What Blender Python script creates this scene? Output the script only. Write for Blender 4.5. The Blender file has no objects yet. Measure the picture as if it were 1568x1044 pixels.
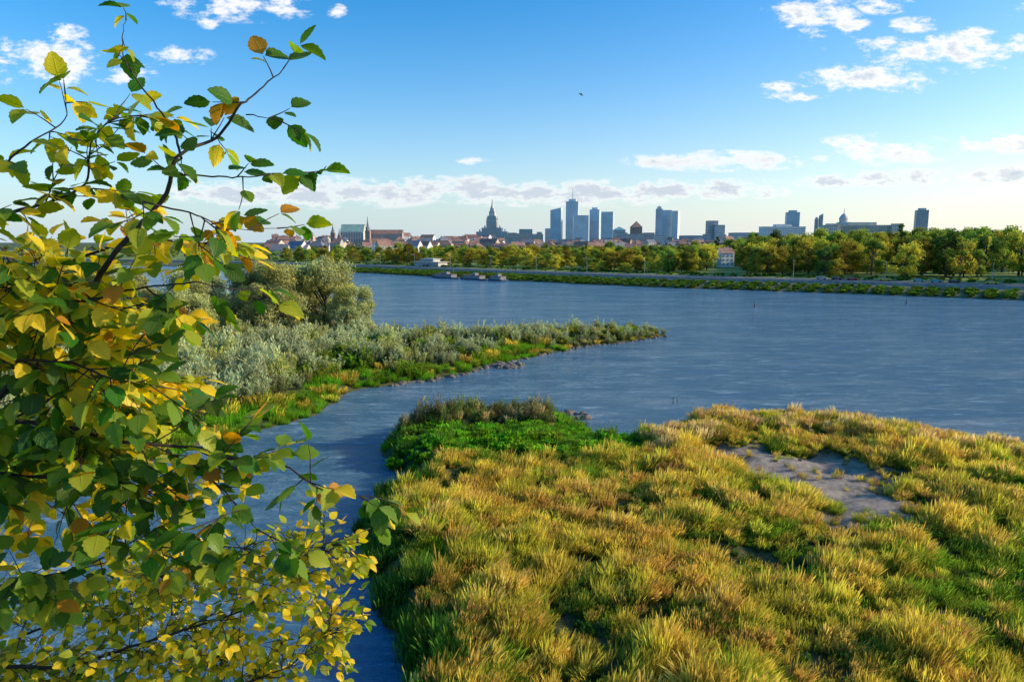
import bpy, math, random, bmesh
import numpy as np
from mathutils import Vector, Matrix, Euler, noise as mnoise
R=random.Random(7); rng=np.random.default_rng(11)
scene=bpy.context.scene
col=scene.collection
rad=math.radians

# ---------------------------------------------------------------- helpers
def link(o,parent=None):
    col.objects.link(o)
    if parent: o.parent=parent
    return o
def fast_mesh(name,V,F,mats=(),attrs=None,midx=None,smooth=False):
    V=np.asarray(V,dtype=np.float32); F=np.asarray(F,dtype=np.int32)
    me=bpy.data.meshes.new(name)
    n=F.shape[1]
    me.vertices.add(len(V)); me.vertices.foreach_set('co',V.ravel())
    me.loops.add(F.size); me.loops.foreach_set('vertex_index',F.ravel())
    me.polygons.add(len(F))
    me.polygons.foreach_set('loop_start',np.arange(0,F.size,n,dtype=np.int32))
    me.polygons.foreach_set('loop_total',np.full(len(F),n,dtype=np.int32))
    if midx is not None: me.polygons.foreach_set('material_index',np.asarray(midx,dtype=np.int32))
    me.polygons.foreach_set('use_smooth',np.full(len(F),smooth,dtype=bool))
    for m in mats: me.materials.append(m)
    for k,(t,a) in (attrs or {}).items():
        at=me.attributes.new(k,t,'POINT')
        a=np.asarray(a,dtype=np.float32)
        at.data.foreach_set({'FLOAT':'value','FLOAT_VECTOR':'vector','FLOAT_COLOR':'color'}[t],a.ravel())
    me.update(calc_edges=True)
    me.validate()
    return me
class MB:
    """python mesh builder with materials"""
    def __init__(s): s.v=[];s.f=[];s.m=[];s.mats=[]
    def mi(s,m):
        if m not in s.mats: s.mats.append(m)
        return s.mats.index(m)
    def box(s,x0,x1,y0,y1,z0,z1,m,taper=0):
        b=len(s.v);t=taper
        s.v+=[(x0,y0,z0),(x1,y0,z0),(x1,y1,z0),(x0,y1,z0),(x0+t,y0+t,z1),(x1-t,y0+t,z1),(x1-t,y1-t,z1),(x0+t,y1-t,z1)]
        for q in ((0,3,2,1),(4,5,6,7),(0,1,5,4),(1,2,6,5),(2,3,7,6),(3,0,4,7)):
            s.f.append(tuple(b+i for i in q)); s.m.append(s.mi(m))
    def poly(s,pts,m):
        b=len(s.v); s.v+=list(pts); s.f.append(tuple(range(b,b+len(pts)))); s.m.append(s.mi(m))
    def lathe(s,cx,cy,prof,m,n=12):
        b=len(s.v)
        for r,z in prof:
            for i in range(n):
                a=2*math.pi*i/n; s.v.append((cx+r*math.cos(a),cy+r*math.sin(a),z))
        for j in range(len(prof)-1):
            for i in range(n):
                s.f.append((b+j*n+i,b+j*n+(i+1)%n,b+(j+1)*n+(i+1)%n,b+(j+1)*n+i)); s.m.append(s.mi(m))
    def gable(s,x0,x1,y0,y1,z0,h,m,mw,along='x',over=0.4):
        if along=='x':
            ym=(y0+y1)/2
            s.poly([(x0-over,y0-over,z0),(x1+over,y0-over,z0),(x1+over,ym,z0+h),(x0-over,ym,z0+h)],m)
            s.poly([(x1+over,y1+over,z0),(x0-over,y1+over,z0),(x0-over,ym,z0+h),(x1+over,ym,z0+h)],m)
            s.poly([(x0,y1,z0),(x0,y0,z0),(x0,ym,z0+h-.1)],mw); s.poly([(x1,y0,z0),(x1,y1,z0),(x1,ym,z0+h-.1)],mw)
        else:
            xm=(x0+x1)/2
            s.poly([(x0-over,y1+over,z0),(x0-over,y0-over,z0),(xm,y0-over,z0+h),(xm,y1+over,z0+h)],m)
            s.poly([(x1+over,y0-over,z0),(x1+over,y1+over,z0),(xm,y1+over,z0+h),(xm,y0-over,z0+h)],m)
            s.poly([(x0,y0,z0),(x1,y0,z0),(xm,y0,z0+h-.1)],mw); s.poly([(x1,y1,z0),(x0,y1,z0),(xm,y1,z0+h-.1)],mw)
    def hip(s,x0,x1,y0,y1,z0,h,m):
        w=x1-x0;d=y1-y0;o=.4
        x0-=o;x1+=o;y0-=o;y1+=o
        if w>=d: a=((x0+d/2),(y0+y1)/2,z0+h);b=((x1-d/2),(y0+y1)/2,z0+h)
        else: a=b=((x0+x1)/2,(y0+y1)/2,z0+h)
        A,B,C,D=(x0,y0,z0),(x1,y0,z0),(x1,y1,z0),(x0,y1,z0)
        if a==b:
            for p,q in ((A,B),(B,C),(C,D),(D,A)): s.poly([p,q,a],m)
        else:
            s.poly([A,B,b,a],m);s.poly([C,D,a,b],m);s.poly([B,C,b],m);s.poly([D,A,a],m)
    def wins(s,x0,x1,y,z0,z1,nx,nz,m,fx=.5,fz=.55,side='y',sgn=-1,off=.12):
        dx=(x1-x0)/nx;dz=(z1-z0)/nz
        for i in range(nx):
            for j in range(nz):
                cx=x0+dx*(i+.5);cz=z0+dz*(j+.5);hx=dx*fx/2;hz=dz*fz/2
                yy=y+sgn*off
                q=[(cx-hx,cz-hz),(cx+hx,cz-hz),(cx+hx,cz+hz),(cx-hx,cz+hz)]
                if side=='y': P=[(a,yy,b) for a,b in q]
                else: P=[(yy,a,b) for a,b in q]
                s.poly(P,m)
    def obj(s,name,loc=(0,0,0),rz=0,parent=None,smooth=False):
        me=bpy.data.meshes.new(name); me.from_pydata([tuple(v) for v in s.v],[],s.f)
        for m in s.mats: me.materials.append(m)
        me.polygons.foreach_set('material_index',s.m)
        if smooth: me.polygons.foreach_set('use_smooth',[True]*len(s.f))
        me.update()
        o=bpy.data.objects.new(name,me); o.location=loc;o.rotation_euler=(0,0,rz)
        return link(o,parent)
TAB=np.random.default_rng(5).random((256,256))
def vn(x,y):
    x=np.asarray(x,float);y=np.asarray(y,float);xi=np.floor(x).astype(int);yi=np.floor(y).astype(int);fx=x-xi;fy=y-yi
    fx=fx*fx*(3-2*fx);fy=fy*fy*(3-2*fy);a=TAB[xi%256,yi%256];b=TAB[(xi+1)%256,yi%256];c=TAB[xi%256,(yi+1)%256];d=TAB[(xi+1)%256,(yi+1)%256]
    return (a*(1-fx)+b*fx)*(1-fy)+(c*(1-fx)+d*fx)*fy
def fbm(x,y): return (vn(x,y)*.55+vn(x*2.1+9,y*2.1+3)*.3+vn(x*4.3+1,y*4.3+7)*.15)*2-1

# ---------------------------------------------------------------- materials
def newmat(name):
    m=bpy.data.materials.new(name);m.use_nodes=True
    nt=m.node_tree;nt.nodes.clear()
    out=nt.nodes.new('ShaderNodeOutputMaterial')
    return m,nt,out
def N(nt,t,**k):
    n=nt.nodes.new(t)
    for a,b in k.items(): setattr(n,a,b)
    return n
def mixc(nt,a,b,f):
    n=N(nt,'ShaderNodeMix',data_type='RGBA')
    for s,v in ((6,a),(7,b),(0,f)):
        if hasattr(v,'is_linked'): nt.links.new(v,n.inputs[s])
        elif s==0: n.inputs[0].default_value=v
        else: n.inputs[s].default_value=(*v,1)
    return n.outputs[2]
def noise(nt,vec,scale,detail=3,rough=.5):
    n=N(nt,'ShaderNodeTexNoise');n.inputs['Scale'].default_value=scale;n.inputs['Detail'].default_value=detail;n.inputs['Roughness'].default_value=rough
    if vec is not None: nt.links.new(vec,n.inputs['Vector'])
    return n.outputs[0]
def ramp(nt,x,a,b,c=0.,d=1.):
    n=N(nt,'ShaderNodeMapRange',interpolation_type='SMOOTHSTEP');nt.links.new(x,n.inputs[0])
    for i,v in zip((1,2,3,4),(a,b,c,d)): n.inputs[i].default_value=v
    return n.outputs[0]
def pmat(name,c,rough=.8,var=.25,scale=1.,metal=0,bump=0,c2=None):
    m,nt,out=newmat(name)
    p=N(nt,'ShaderNodeBsdfPrincipled');p.inputs['Roughness'].default_value=rough;p.inputs['Metallic'].default_value=metal
    g=N(nt,'ShaderNodeNewGeometry').outputs['Position']
    f=noise(nt,g,scale,5,.6)
    c2=c2 or tuple(x*(1-var) for x in c)
    co=mixc(nt,c,c2,ramp(nt,f,.35,.65))
    nt.links.new(co,p.inputs['Base Color'])
    if bump:
        b=N(nt,'ShaderNodeBump');b.inputs['Strength'].default_value=bump;nt.links.new(noise(nt,g,scale*4,6,.7),b.inputs['Height']);nt.links.new(b.outputs[0],p.inputs['Normal'])
    nt.links.new(p.outputs[0],out.inputs[0])
    return m
def foliage(name,base,tip,alt=None,altscale=.12,lo=.45,hi=.6,trans=.35,rv=.25,altmax=.85):
    m,nt,out=newmat(name)
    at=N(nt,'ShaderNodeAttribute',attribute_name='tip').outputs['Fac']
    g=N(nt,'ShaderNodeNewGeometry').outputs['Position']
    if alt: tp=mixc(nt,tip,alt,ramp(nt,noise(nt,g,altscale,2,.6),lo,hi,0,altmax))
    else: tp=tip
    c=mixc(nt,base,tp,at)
    oi=N(nt,'ShaderNodeObjectInfo').outputs['Random']
    hs=N(nt,'ShaderNodeHueSaturation')
    nt.links.new(c,hs.inputs['Color'])
    nt.links.new(ramp(nt,oi,0,1,1-rv,1+rv),hs.inputs['Value'])
    m2=N(nt,'ShaderNodeMath',operation='MULTIPLY_ADD');nt.links.new(oi,m2.inputs[0]);m2.inputs[1].default_value=.03;m2.inputs[2].default_value=.485
    nt.links.new(m2.outputs[0],hs.inputs['Hue'])
    d=N(nt,'ShaderNodeBsdfDiffuse')
    t=N(nt,'ShaderNodeBsdfTranslucent')
    nt.links.new(hs.outputs[0],d.inputs[0]);nt.links.new(hs.outputs[0],t.inputs[0])
    mx=N(nt,'ShaderNodeMixShader');mx.inputs[0].default_value=trans
    nt.links.new(d.outputs[0],mx.inputs[1]);nt.links.new(t.outputs[0],mx.inputs[2]);nt.links.new(mx.outputs[0],out.inputs[0])
    return m

# ---------------------------------------------------------------- camera
H=20.
cam_d=bpy.data.cameras.new('camera');cam=bpy.data.objects.new('camera',cam_d);link(cam)
cam_d.lens=24;cam_d.sensor_width=36;cam.location=(0,0,H);cam.rotation_euler=(rad(90-8.2),0,0)
cam_d.clip_end=40000;cam_d.clip_start=.1
scene.camera=cam
scene.view_settings.view_transform='Standard';scene.view_settings.look='None';scene.view_settings.exposure=0

# ---------------------------------------------------------------- sun + sky
SAZ=88;SEL=21
sd=bpy.data.lights.new('sun','SUN');sd.energy=5;sd.angle=rad(.5);sd.color=(1,.83,.58)
so=bpy.data.objects.new('sun',sd);link(so)
dirv=Vector((math.sin(rad(SAZ))*math.cos(rad(SEL)),math.cos(rad(SAZ))*math.cos(rad(SEL)),math.sin(rad(SEL))))
so.rotation_euler=dirv.to_track_quat('Z','Y').to_euler();so.location=(60,20,60)
w=bpy.data.worlds.new('sky');scene.world=w;w.use_nodes=True
nt=w.node_tree;nt.nodes.clear()
wo=N(nt,'ShaderNodeOutputWorld');bg=N(nt,'ShaderNodeBackground');bg.inputs[1].default_value=.15
st=N(nt,'ShaderNodeTexSky');st.sky_type='NISHITA';st.sun_disc=False;st.sun_elevation=rad(SEL);st.sun_rotation=rad(SAZ)
st.air_density=1.0;st.dust_density=1.2;st.ozone_density=3.;st.altitude=100
tc=N(nt,'ShaderNodeTexCoord').outputs['Generated']
sx=N(nt,'ShaderNodeSeparateXYZ');nt.links.new(tc,sx.inputs[0])
def M(op,a,b=None,c=None):
    n=N(nt,'ShaderNodeMath',operation=op)
    for i,v in enumerate((a,b,c)):
        if v is None: continue
        if isinstance(v,(int,float)): n.inputs[i].default_value=v
        else: nt.links.new(v,n.inputs[i])
    return n.outputs[0]
yy=M('MAXIMUM',sx.outputs[1],.05)
u=M('DIVIDE',sx.outputs[0],yy);v=M('DIVIDE',sx.outputs[2],yy)
cb=N(nt,'ShaderNodeCombineXYZ');nt.links.new(u,cb.inputs[0]);nt.links.new(v,cb.inputs[1])
uv=cb.outputs[0]
mp=N(nt,'ShaderNodeMapping');mp.inputs['Scale'].default_value=(1,2.2,1);mp.inputs['Rotation'].default_value=(0,0,.12);nt.links.new(uv,mp.inputs[0])
n1=noise(nt,mp.outputs[0],17,6,.64)
n2=noise(nt,mp.outputs[0],60,5,.66)
clouds=[(-.652,.25,.09,.040),(-.626,.286,.04,.015),(-.374,.325,.12,.024),(-.243,.317,.016,.01),(-.463,.258,.05,.015),(-.547,.232,.05,.02),(-.42,.30,.02,.008),
(.416,.313,.07,.034),(.468,.296,.035,.014),(.511,.327,.045,.016),(.559,.296,.045,.014),(.598,.263,.16,.030),(.66,.268,.08,.026),(.503,.226,.10,.027),(.379,.217,.035,.010),(.393,.204,.045,.010),(.524,.279,.026,.012),(.633,.287,.035,.012),(.715,.322,.035,.018),
(.525,.13,.12,.024),(.298,.115,.14,.016),(.2,.113,.03,.008),(.55,.092,.10,.014),(.46,.086,.07,.010),(.318,.0755,.10,.016),(.71,.098,.10,.016),(.7,.14,.08,.016),
(-.288,.072,.10,.026),(-.19,.070,.10,.022),(-.116,.078,.06,.018),(-.048,.080,.05,.017),(.025,.069,.16,.019),(.133,.070,.12,.020),(.2,.074,.08,.017),(-.4,.07,.10,.018),(-.05,.115,.03,.006)]
mask=None
for (a,b,c,d) in clouds:
    n=N(nt,'ShaderNodeVectorMath',operation='MULTIPLY_ADD');nt.links.new(uv,n.inputs[0]);n.inputs[1].default_value=(1/c,1/d,0);n.inputs[2].default_value=(-a/c,-b/d,0)
    l=N(nt,'ShaderNodeVectorMath',operation='LENGTH');nt.links.new(n.outputs[0],l.inputs[0])
    val=M('SUBTRACT',1,l.outputs['Value'])
    mask=val if mask is None else M('MAXIMUM',mask,val)
front=M('GREATER_THAN',sx.outputs[1],.06)
lowc=ramp(nt,v,.07,.15,.85,0.)
dens=M('ADD',mask,M('MULTIPLY',M('SUBTRACT',n1,.52),4.2))
dens=M('ADD',dens,M('MULTIPLY',M('SUBTRACT',n2,.5),1.5))
dens=M('ADD',dens,M('MULTIPLY',lowc,.3))
dens=M('MINIMUM',dens,M('MULTIPLY',M('ADD',mask,.1),2.4))
cl=M('MULTIPLY',ramp(nt,dens,.0,.9),front)
hs=N(nt,'ShaderNodeHueSaturation');hs.inputs['Saturation'].default_value=1.5;hs.inputs['Value'].default_value=1.55;nt.links.new(st.outputs[0],hs.inputs['Color'])
zc=M('MAXIMUM',sx.outputs[2],0.)
hz=M('MULTIPLY',M('POWER',2.718,M('MULTIPLY',zc,-8.2)),.85)
sunside=ramp(nt,sx.outputs[0],-.4,.8)
hc=mixc(nt,(4.0,5.1,5.9),(6.8,6.8,6.5),sunside)
skyc=mixc(nt,hs.outputs[0],hc,hz)
core=M('MAXIMUM',ramp(nt,dens,.7,1.7,0,.9),M('MULTIPLY',lowc,ramp(nt,dens,.35,1.1)))
cc=mixc(nt,(7.2,7.1,7.0),(3.7,4.3,5.1),core)
fin=mixc(nt,skyc,cc,M('MULTIPLY',cl,.94))
nt.links.new(fin,bg.inputs[0]);nt.links.new(bg.outputs[0],wo.inputs[0])

# ---------------------------------------------------------------- outlines
PEN=[(-60,44),(-35.6,52),(-34.3,59.2),(-29,68.6),(-25.7,73.7),(-22.2,79.6),(-21.9,88.1),(-21.6,92.5),(-17,94.7),(-11.9,98.4),(-6.5,104.5),(-2.6,112.7),(5.4,121.5),(14.8,131.6),(23.3,136.9),(33.2,145.7),(33,150),(22.3,149),(9,144),(-10.6,134),(-22,130),(-26,140),(-42,165),(-79,214),(-133,238),(-260,240),(-300,120),(-150,40)]
FIELD=[(-3,22),(-4.8,28.8),(-6.2,32.8),(-7.8,37.5),(-9.7,42.6),(-10.7,46.9),(-10,51.4),(-7.7,53.8),(-7.6,55.3),(-11.2,59.4),(-12.3,64),(-9.4,71.3),(-4.6,73.7),(1.2,73.7),(6.1,72),(8.6,66.5),(11.2,65),(14.3,66.5),(20.4,72.5),(25.1,73.7),(38.2,68.4),(43.9,63.6),(50,60.5),(75,48),(120,35),(120,-30),(-70,-30),(-70,4),(-30,10),(-8,12),(-3,16)]
def sdist(P,poly):
    P=np.asarray(P,float);n=len(poly);best=np.full(len(P),1e9);ins=np.zeros(len(P),bool)
    for i in range(n):
        a=np.array(poly[i],float);b=np.array(poly[(i+1)%n],float);e=b-a
        t=np.clip(((P-a)@e)/(e@e),0,1);q=a+t[:,None]*e
        best=np.minimum(best,np.hypot(*(P-q).T))
        c=((a[1]>P[:,1])!=(b[1]>P[:,1]))&(P[:,0]<(b[0]-a[0])*(P[:,1]-a[1])/((b[1]-a[1]) or 1e-9)+a[0])
        ins^=c
    return np.where(ins,best,-best)
PATCH=[(17.5,60.5),(23.5,61),(28.5,58),(31.5,54),(29,49),(26,44),(21,42.5),(22,47),(20,51),(18.5,56)]
def wob(x,y): return fbm(x*.35,y*.35)*1.3+fbm(x*1.3+40,y*1.3)*.4
def fh(x,y):
    P=np.stack([x,y],1);d=sdist(P,FIELD)+wob(x,y)*.7
    t=np.clip(d/2.2,0,1);h=np.where(d>0,1.5*(t*t*(3-2*t))+.05,d*.5)
    pd=sdist(P,PATCH)
    return h+np.where(d>0,(fbm(x*.14,y*.14)*.55+fbm(x*.42+50,y*.42)*.5)*t,0)-np.clip((pd+1)/2,0,1)*.3
def ph(x,y):
    P=np.stack([x,y],1);d=sdist(P,PEN)+wob(x,y)
    t=np.clip(d/5,0,1);h=np.where(d>0,1.3*(t*t*(3-2*t))+.05,d*.5)
    return h+np.where(d>0,fbm(x*.1,y*.1)*.4*t,0)
def patchd(x,y): return sdist(np.stack([x,y],1),PATCH)+fbm(x*.45+3,y*.45)*3.0+fbm(x*1.7,y*1.7+8)*1.4+.3
def terrain(name,hf,poly,x0,x1,y0,y1,st,mats):
    xs=np.arange(x0,x1,st);ys=np.arange(y0,y1,st);X,Y=np.meshgrid(xs,ys)
    x=X.ravel();y=Y.ravel();z=hf(x,y);nx=len(xs)
    i=np.arange(len(xs)-1);j=np.arange(len(ys)-1);I,J=np.meshgrid(i,j);b=(J*nx+I).ravel()
    F=np.stack([b,b+1,b+nx+1,b+nx],1)
    F=F[(z[F]>-2).any(1)]
    used=np.unique(F);mp_=np.zeros(len(x),int);mp_[used]=np.arange(len(used))
    V=np.stack([x,y,z],1)[used];F=mp_[F]
    me=fast_mesh(name,V,F,mats,{'patch':('FLOAT',np.clip((patchd(V[:,0],V[:,1])+.6)/3.,0,1))},smooth=True)
    return link(bpy.data.objects.new(name,me))
def soil_mat():
    m,nt,out=newmat('soil_and_sand')
    p=N(nt,'ShaderNodeBsdfPrincipled');p.inputs['Roughness'].default_value=.95
    g=N(nt,'ShaderNodeNewGeometry').outputs['Position']
    s=mixc(nt,(.045,.07,.015),(.11,.10,.03),ramp(nt,noise(nt,g,.5,5),.4,.6))
    sand=mixc(nt,(.43,.36,.29),(.22,.18,.14),ramp(nt,noise(nt,g,.9,8,.78),.40,.62))
    at=N(nt,'ShaderNodeAttribute',attribute_name='patch').outputs['Fac']
    c=mixc(nt,s,sand,at)
    nt.links.new(c,p.inputs['Base Color'])
    b=N(nt,'ShaderNodeBump');b.inputs['Strength'].default_value=.9;b.inputs['Distance'].default_value=.2;nt.links.new(noise(nt,g,4,8,.8),b.inputs['Height']);nt.links.new(b.outputs[0],p.inputs['Normal'])
    nt.links.new(p.outputs[0],out.inputs[0]);return m
soil=soil_mat()
terrain('riverbank_ground',fh,FIELD,-75,122,-32,78,.6,[soil])
terrain('peninsula_ground',ph,PEN,-305,40,36,245,1.2,[soil])
bedm=pmat('riverbed_mud',(.05,.045,.03),.9,.3,.3)
b=MB();b.box(-20000,20000,-20000,20000,-4,-3,bedm);b.obj('riverbed_ground')
def water_mat():
    m,nt,out=newmat('river_water')
    p=N(nt,'ShaderNodeBsdfPrincipled');p.inputs['Roughness'].default_value=.12;p.inputs['IOR'].default_value=1.33
    g=N(nt,'ShaderNodeNewGeometry').outputs['Position']
    def mapd(rz,s):
        mp=N(nt,'ShaderNodeMapping');mp.inputs['Rotation'].default_value=(0,0,rad(rz));mp.inputs['Scale'].default_value=s;nt.links.new(g,mp.inputs[0]);return mp.outputs[0]
    A=mapd(-22,(.45,1,1));B=mapd(14,(.5,1,1));C=mapd(-12,(.3,1,1));S=mapd(8,(.3,1,1))
    streak=noise(nt,S,.11,10,.8)
    chop=noise(nt,mapd(-6,(.28,1,1)),.6,7,.78)
    c=mixc(nt,(.055,.15,.235),(.20,.35,.45),ramp(nt,streak,.40,.66))
    c=mixc(nt,c,(.40,.56,.64),ramp(nt,chop,.52,.68,0,.8))  # ripple crests lightened in the base colour, imitating light on the waves
    nt.links.new(c,p.inputs['Base Color'])
    a=noise(nt,A,1.2,4,.6);a2=noise(nt,B,3.4,3,.6);a3=noise(nt,C,.33,3,.6)
    ad=N(nt,'ShaderNodeMath',operation='MULTIPLY_ADD');nt.links.new(a2,ad.inputs[0]);ad.inputs[1].default_value=.4;nt.links.new(a,ad.inputs[2])
    ad2=N(nt,'ShaderNodeMath',operation='MULTIPLY_ADD');nt.links.new(a3,ad2.inputs[0]);ad2.inputs[1].default_value=1.6;nt.links.new(ad.outputs[0],ad2.inputs[2])
    ad3=N(nt,'ShaderNodeMath',operation='MULTIPLY_ADD');nt.links.new(chop,ad3.inputs[0]);ad3.inputs[1].default_value=1.4;nt.links.new(ad2.outputs[0],ad3.inputs[2])
    st_=ramp(nt,streak,.35,.65,.35,1.)
    b=N(nt,'ShaderNodeBump');b.inputs['Distance'].default_value=.6;nt.links.new(st_,b.inputs['Strength'])
    nt.links.new(ad3.outputs[0],b.inputs['Height']);nt.links.new(b.outputs[0],p.inputs['Normal'])
    nt.links.new(p.outputs[0],out.inputs[0]);return m
wm=water_mat()
b=MB();b.poly([(-4000,-3000,0),(4000,-3000,0),(4000,1500,0),(-4000,1500,0)],wm);b.obj('river_water')

# ---------------------------------------------------------------- vegetation source meshes (kept in instanced collections)
def tuft(name,n,h,spread,width,lean,mat,heads=.5,seed=0,headw=2.2):
    r=np.random.default_rng(seed);V=[];F=[];T=[]
    for k in range(n):
        a=r.uniform(0,2*math.pi);rr=spread*math.sqrt(r.random());bx,by=rr*math.cos(a),rr*math.sin(a)
        hh=h*r.uniform(.45,1.05);ox=math.cos(a)*r.uniform(.05,.4)*hh+lean*hh*r.uniform(.4,1.3);oy=math.sin(a)*r.uniform(.05,.4)*hh
        fa=r.uniform(0,math.pi);wx,wy=math.cos(fa),math.sin(fa);isH=r.random()<heads
        base=len(V)
        for i,t in enumerate((0,.35,.7,.85,1)):
            q=t**1.7
            wd=width*(1-.75*t) if not isH else (width*.5 if t<.6 else width*headw*(1 if t==.85 else (.75 if t==.7 else .1)))
            cx=bx+ox*q;cy=by+oy*q;cz=hh*(t-.18*t*t*abs(ox)/hh)
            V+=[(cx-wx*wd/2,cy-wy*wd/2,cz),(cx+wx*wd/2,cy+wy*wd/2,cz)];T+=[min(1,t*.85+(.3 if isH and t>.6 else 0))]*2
            if i: o=base+2*i;F.append((o-2,o-1,o+1,o))
    me=fast_mesh(name,V,F,[mat],{'tip':('FLOAT',T)});return bpy.data.objects.new(name,me)
def leafclump(name,n,hgt,rad_,ll,lw,mat,seed=0,up=.6,stems=12):
    r=np.random.default_rng(seed);V=[];F=[];T=[]
    for s in range(stems):
        a=r.uniform(0,2*math.pi);ra=rad_*math.sqrt(r.random());hx=hgt*r.uniform(.55,1)*(1-.35*(ra/rad_)**2)
        top=np.array([math.cos(a)*ra,math.sin(a)*ra,hx]);b0=np.array([math.cos(a)*ra*.3,math.sin(a)*ra*.3,0])
        for k in range(n//stems):
            t=r.uniform(.12,1);p=b0+(top-b0)*t+r.normal(0,.07*hgt*.5,3)*(1.2-t)
            d=r.normal(0,1,3);d[2]=abs(d[2])*.5+up;d/=np.linalg.norm(d)
            sd_=np.cross(d,r.normal(0,1,3));sd_/=np.linalg.norm(sd_)+1e-6
            L=ll*r.uniform(.6,1.2);W=lw*r.uniform(.7,1.2);o=len(V)
            p[2]=max(p[2],.02)
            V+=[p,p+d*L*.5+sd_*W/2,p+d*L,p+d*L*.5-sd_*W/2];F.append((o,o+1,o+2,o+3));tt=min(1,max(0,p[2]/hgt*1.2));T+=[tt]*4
    me=fast_mesh(name,V,F,[mat],{'tip':('FLOAT',T)});return bpy.data.objects.new(name,me)

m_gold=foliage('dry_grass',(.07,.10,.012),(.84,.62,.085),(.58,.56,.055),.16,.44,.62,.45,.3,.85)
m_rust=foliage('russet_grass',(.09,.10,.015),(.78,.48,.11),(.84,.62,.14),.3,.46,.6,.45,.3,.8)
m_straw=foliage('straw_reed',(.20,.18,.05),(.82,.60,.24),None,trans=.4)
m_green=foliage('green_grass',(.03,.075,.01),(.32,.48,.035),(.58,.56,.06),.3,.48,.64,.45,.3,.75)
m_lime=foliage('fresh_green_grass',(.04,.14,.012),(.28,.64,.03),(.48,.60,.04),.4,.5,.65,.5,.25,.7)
m_weed=foliage('weed_leaves',(.02,.05,.012),(.12,.25,.03),(.32,.36,.045),.5,.45,.65,.38,.3,.6)
m_silver=foliage('willow_shrub_leaves',(.07,.11,.035),(.56,.60,.30),(.56,.55,.10),.14,.50,.64,.4,.3,.8)
m_reedb=foliage('brown_reed',(.06,.09,.025),(.36,.30,.13),(.16,.24,.04),.4,.45,.6,.3,.3,.8)
m_dkgr=foliage('dark_bank_grass',(.02,.055,.012),(.12,.27,.03),(.30,.35,.04),.4,.5,.66,.35,.3,.6)  # darker green grass for bank edges and far-bank clumps

def make_coll(name,objs):
    c=bpy.data.collections.new(name)
    for o in objs: c.objects.link(o)
    return c
def scatter(name,coll,P,rot,scl,idx):
    me=bpy.data.meshes.new(name);P=np.asarray(P,np.float32)
    me.vertices.add(len(P));me.vertices.foreach_set('co',P.ravel())
    for k,t,a,f in (('rot','FLOAT_VECTOR',rot,'vector'),('scl','FLOAT_VECTOR',scl,'vector'),('idx','INT',idx,'value')):
        at=me.attributes.new(k,t,'POINT');at.data.foreach_set(f,np.asarray(a,np.int32 if t=='INT' else np.float32).ravel())
    o=bpy.data.objects.new(name,me);link(o)
    ng=bpy.data.node_groups.new(name+'_instances','GeometryNodeTree')
    ng.interface.new_socket('Geometry',in_out='INPUT',socket_type='NodeSocketGeometry')
    ng.interface.new_socket('Geometry',in_out='OUTPUT',socket_type='NodeSocketGeometry')
    gi=ng.nodes.new('NodeGroupInput');go=ng.nodes.new('NodeGroupOutput')
    ip=ng.nodes.new('GeometryNodeInstanceOnPoints');ci=ng.nodes.new('GeometryNodeCollectionInfo')
    ci.inputs[0].default_value=coll;ci.inputs['Separate Children'].default_value=True;ci.inputs['Reset Children'].default_value=True
    ip.inputs['Pick Instance'].default_value=True
    def na(n,t):
        a=ng.nodes.new('GeometryNodeInputNamedAttribute');a.data_type=t;a.inputs[0].default_value=n;return a.outputs[0]
    L=ng.links.new
    L(gi.outputs[0],ip.inputs['Points']);L(ci.outputs[0],ip.inputs['Instance']);L(na('idx','INT'),ip.inputs['Instance Index'])
    er=ng.nodes.new('FunctionNodeEulerToRotation');L(na('rot','FLOAT_VECTOR'),er.inputs[0]);L(er.outputs[0],ip.inputs['Rotation'])
    L(na('scl','FLOAT_VECTOR'),ip.inputs['Scale']);L(ip.outputs[0],go.inputs[0])
    md=o.modifiers.new('instances','NODES');md.node_group=ng
    return o
def pts(n,x0,x1,y0,y1): return rng.uniform(x0,x1,n),rng.uniform(y0,y1,n)

gc=make_coll('grass_tufts',[
 tuft('a_gold',100,1.0,.42,.021,.30,m_gold,.6,1),tuft('b_gold',100,.82,.46,.021,.40,m_gold,.5,2),
 tuft('c_green',95,.78,.46,.023,.25,m_green,.15,3),tuft('d_green',85,.9,.44,.024,.30,m_green,.25,4),
 tuft('e_straw',75,1.3,.35,.023,.15,m_straw,.8,5,3),
 leafclump('f_weed',330,.85,.5,.15,.07,m_weed,6,.3),
 tuft('g_lime',110,.65,.55,.03,.1,m_lime,.0,7),
 leafclump('h_reedb',340,2.1,.6,.35,.05,m_reedb,8,1.2),
 leafclump('i_shrub',420,1.5,.7,.2,.07,m_silver,9,.5),
 tuft('j_bank',95,1.1,.5,.03,.1,m_dkgr,.1,10),
 leafclump('k_lime',380,.95,.6,.2,.1,m_lime,11,.2),
 tuft('l_rust',90,1.05,.4,.02,.28,m_rust,.85,12,2.8),
 tuft('m_tall',65,1.4,.3,.02,.26,m_gold,.7,13,2.6)])
x,y=pts(110000,-14,62,24,76)
P=np.stack([x,y],1);d=sdist(P,FIELD)+wob(x,y)*.7;pd=patchd(x,y)
lump=fbm(x*.45,y*.45)+.6*fbm(x*1.1+7,y*1.1)
vis=(np.abs(x)<y*.82+6)&(d>.1)
pk=np.clip(1-pd/1.6,.05,1)
keep=vis&((pd<0)|(rng.random(len(x))<pk))&(rng.random(len(x))<.27+.20*np.clip(lump,-1,1))
x,y,d,pd,lump=[q[keep] for q in (x,y,d,pd,lump)];n=len(x);z=fh(x,y)
r=rng.random(n);fn=fbm(x*.16+20,y*.16)+.8*fbm(x*.5+70,y*.5+5)
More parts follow.
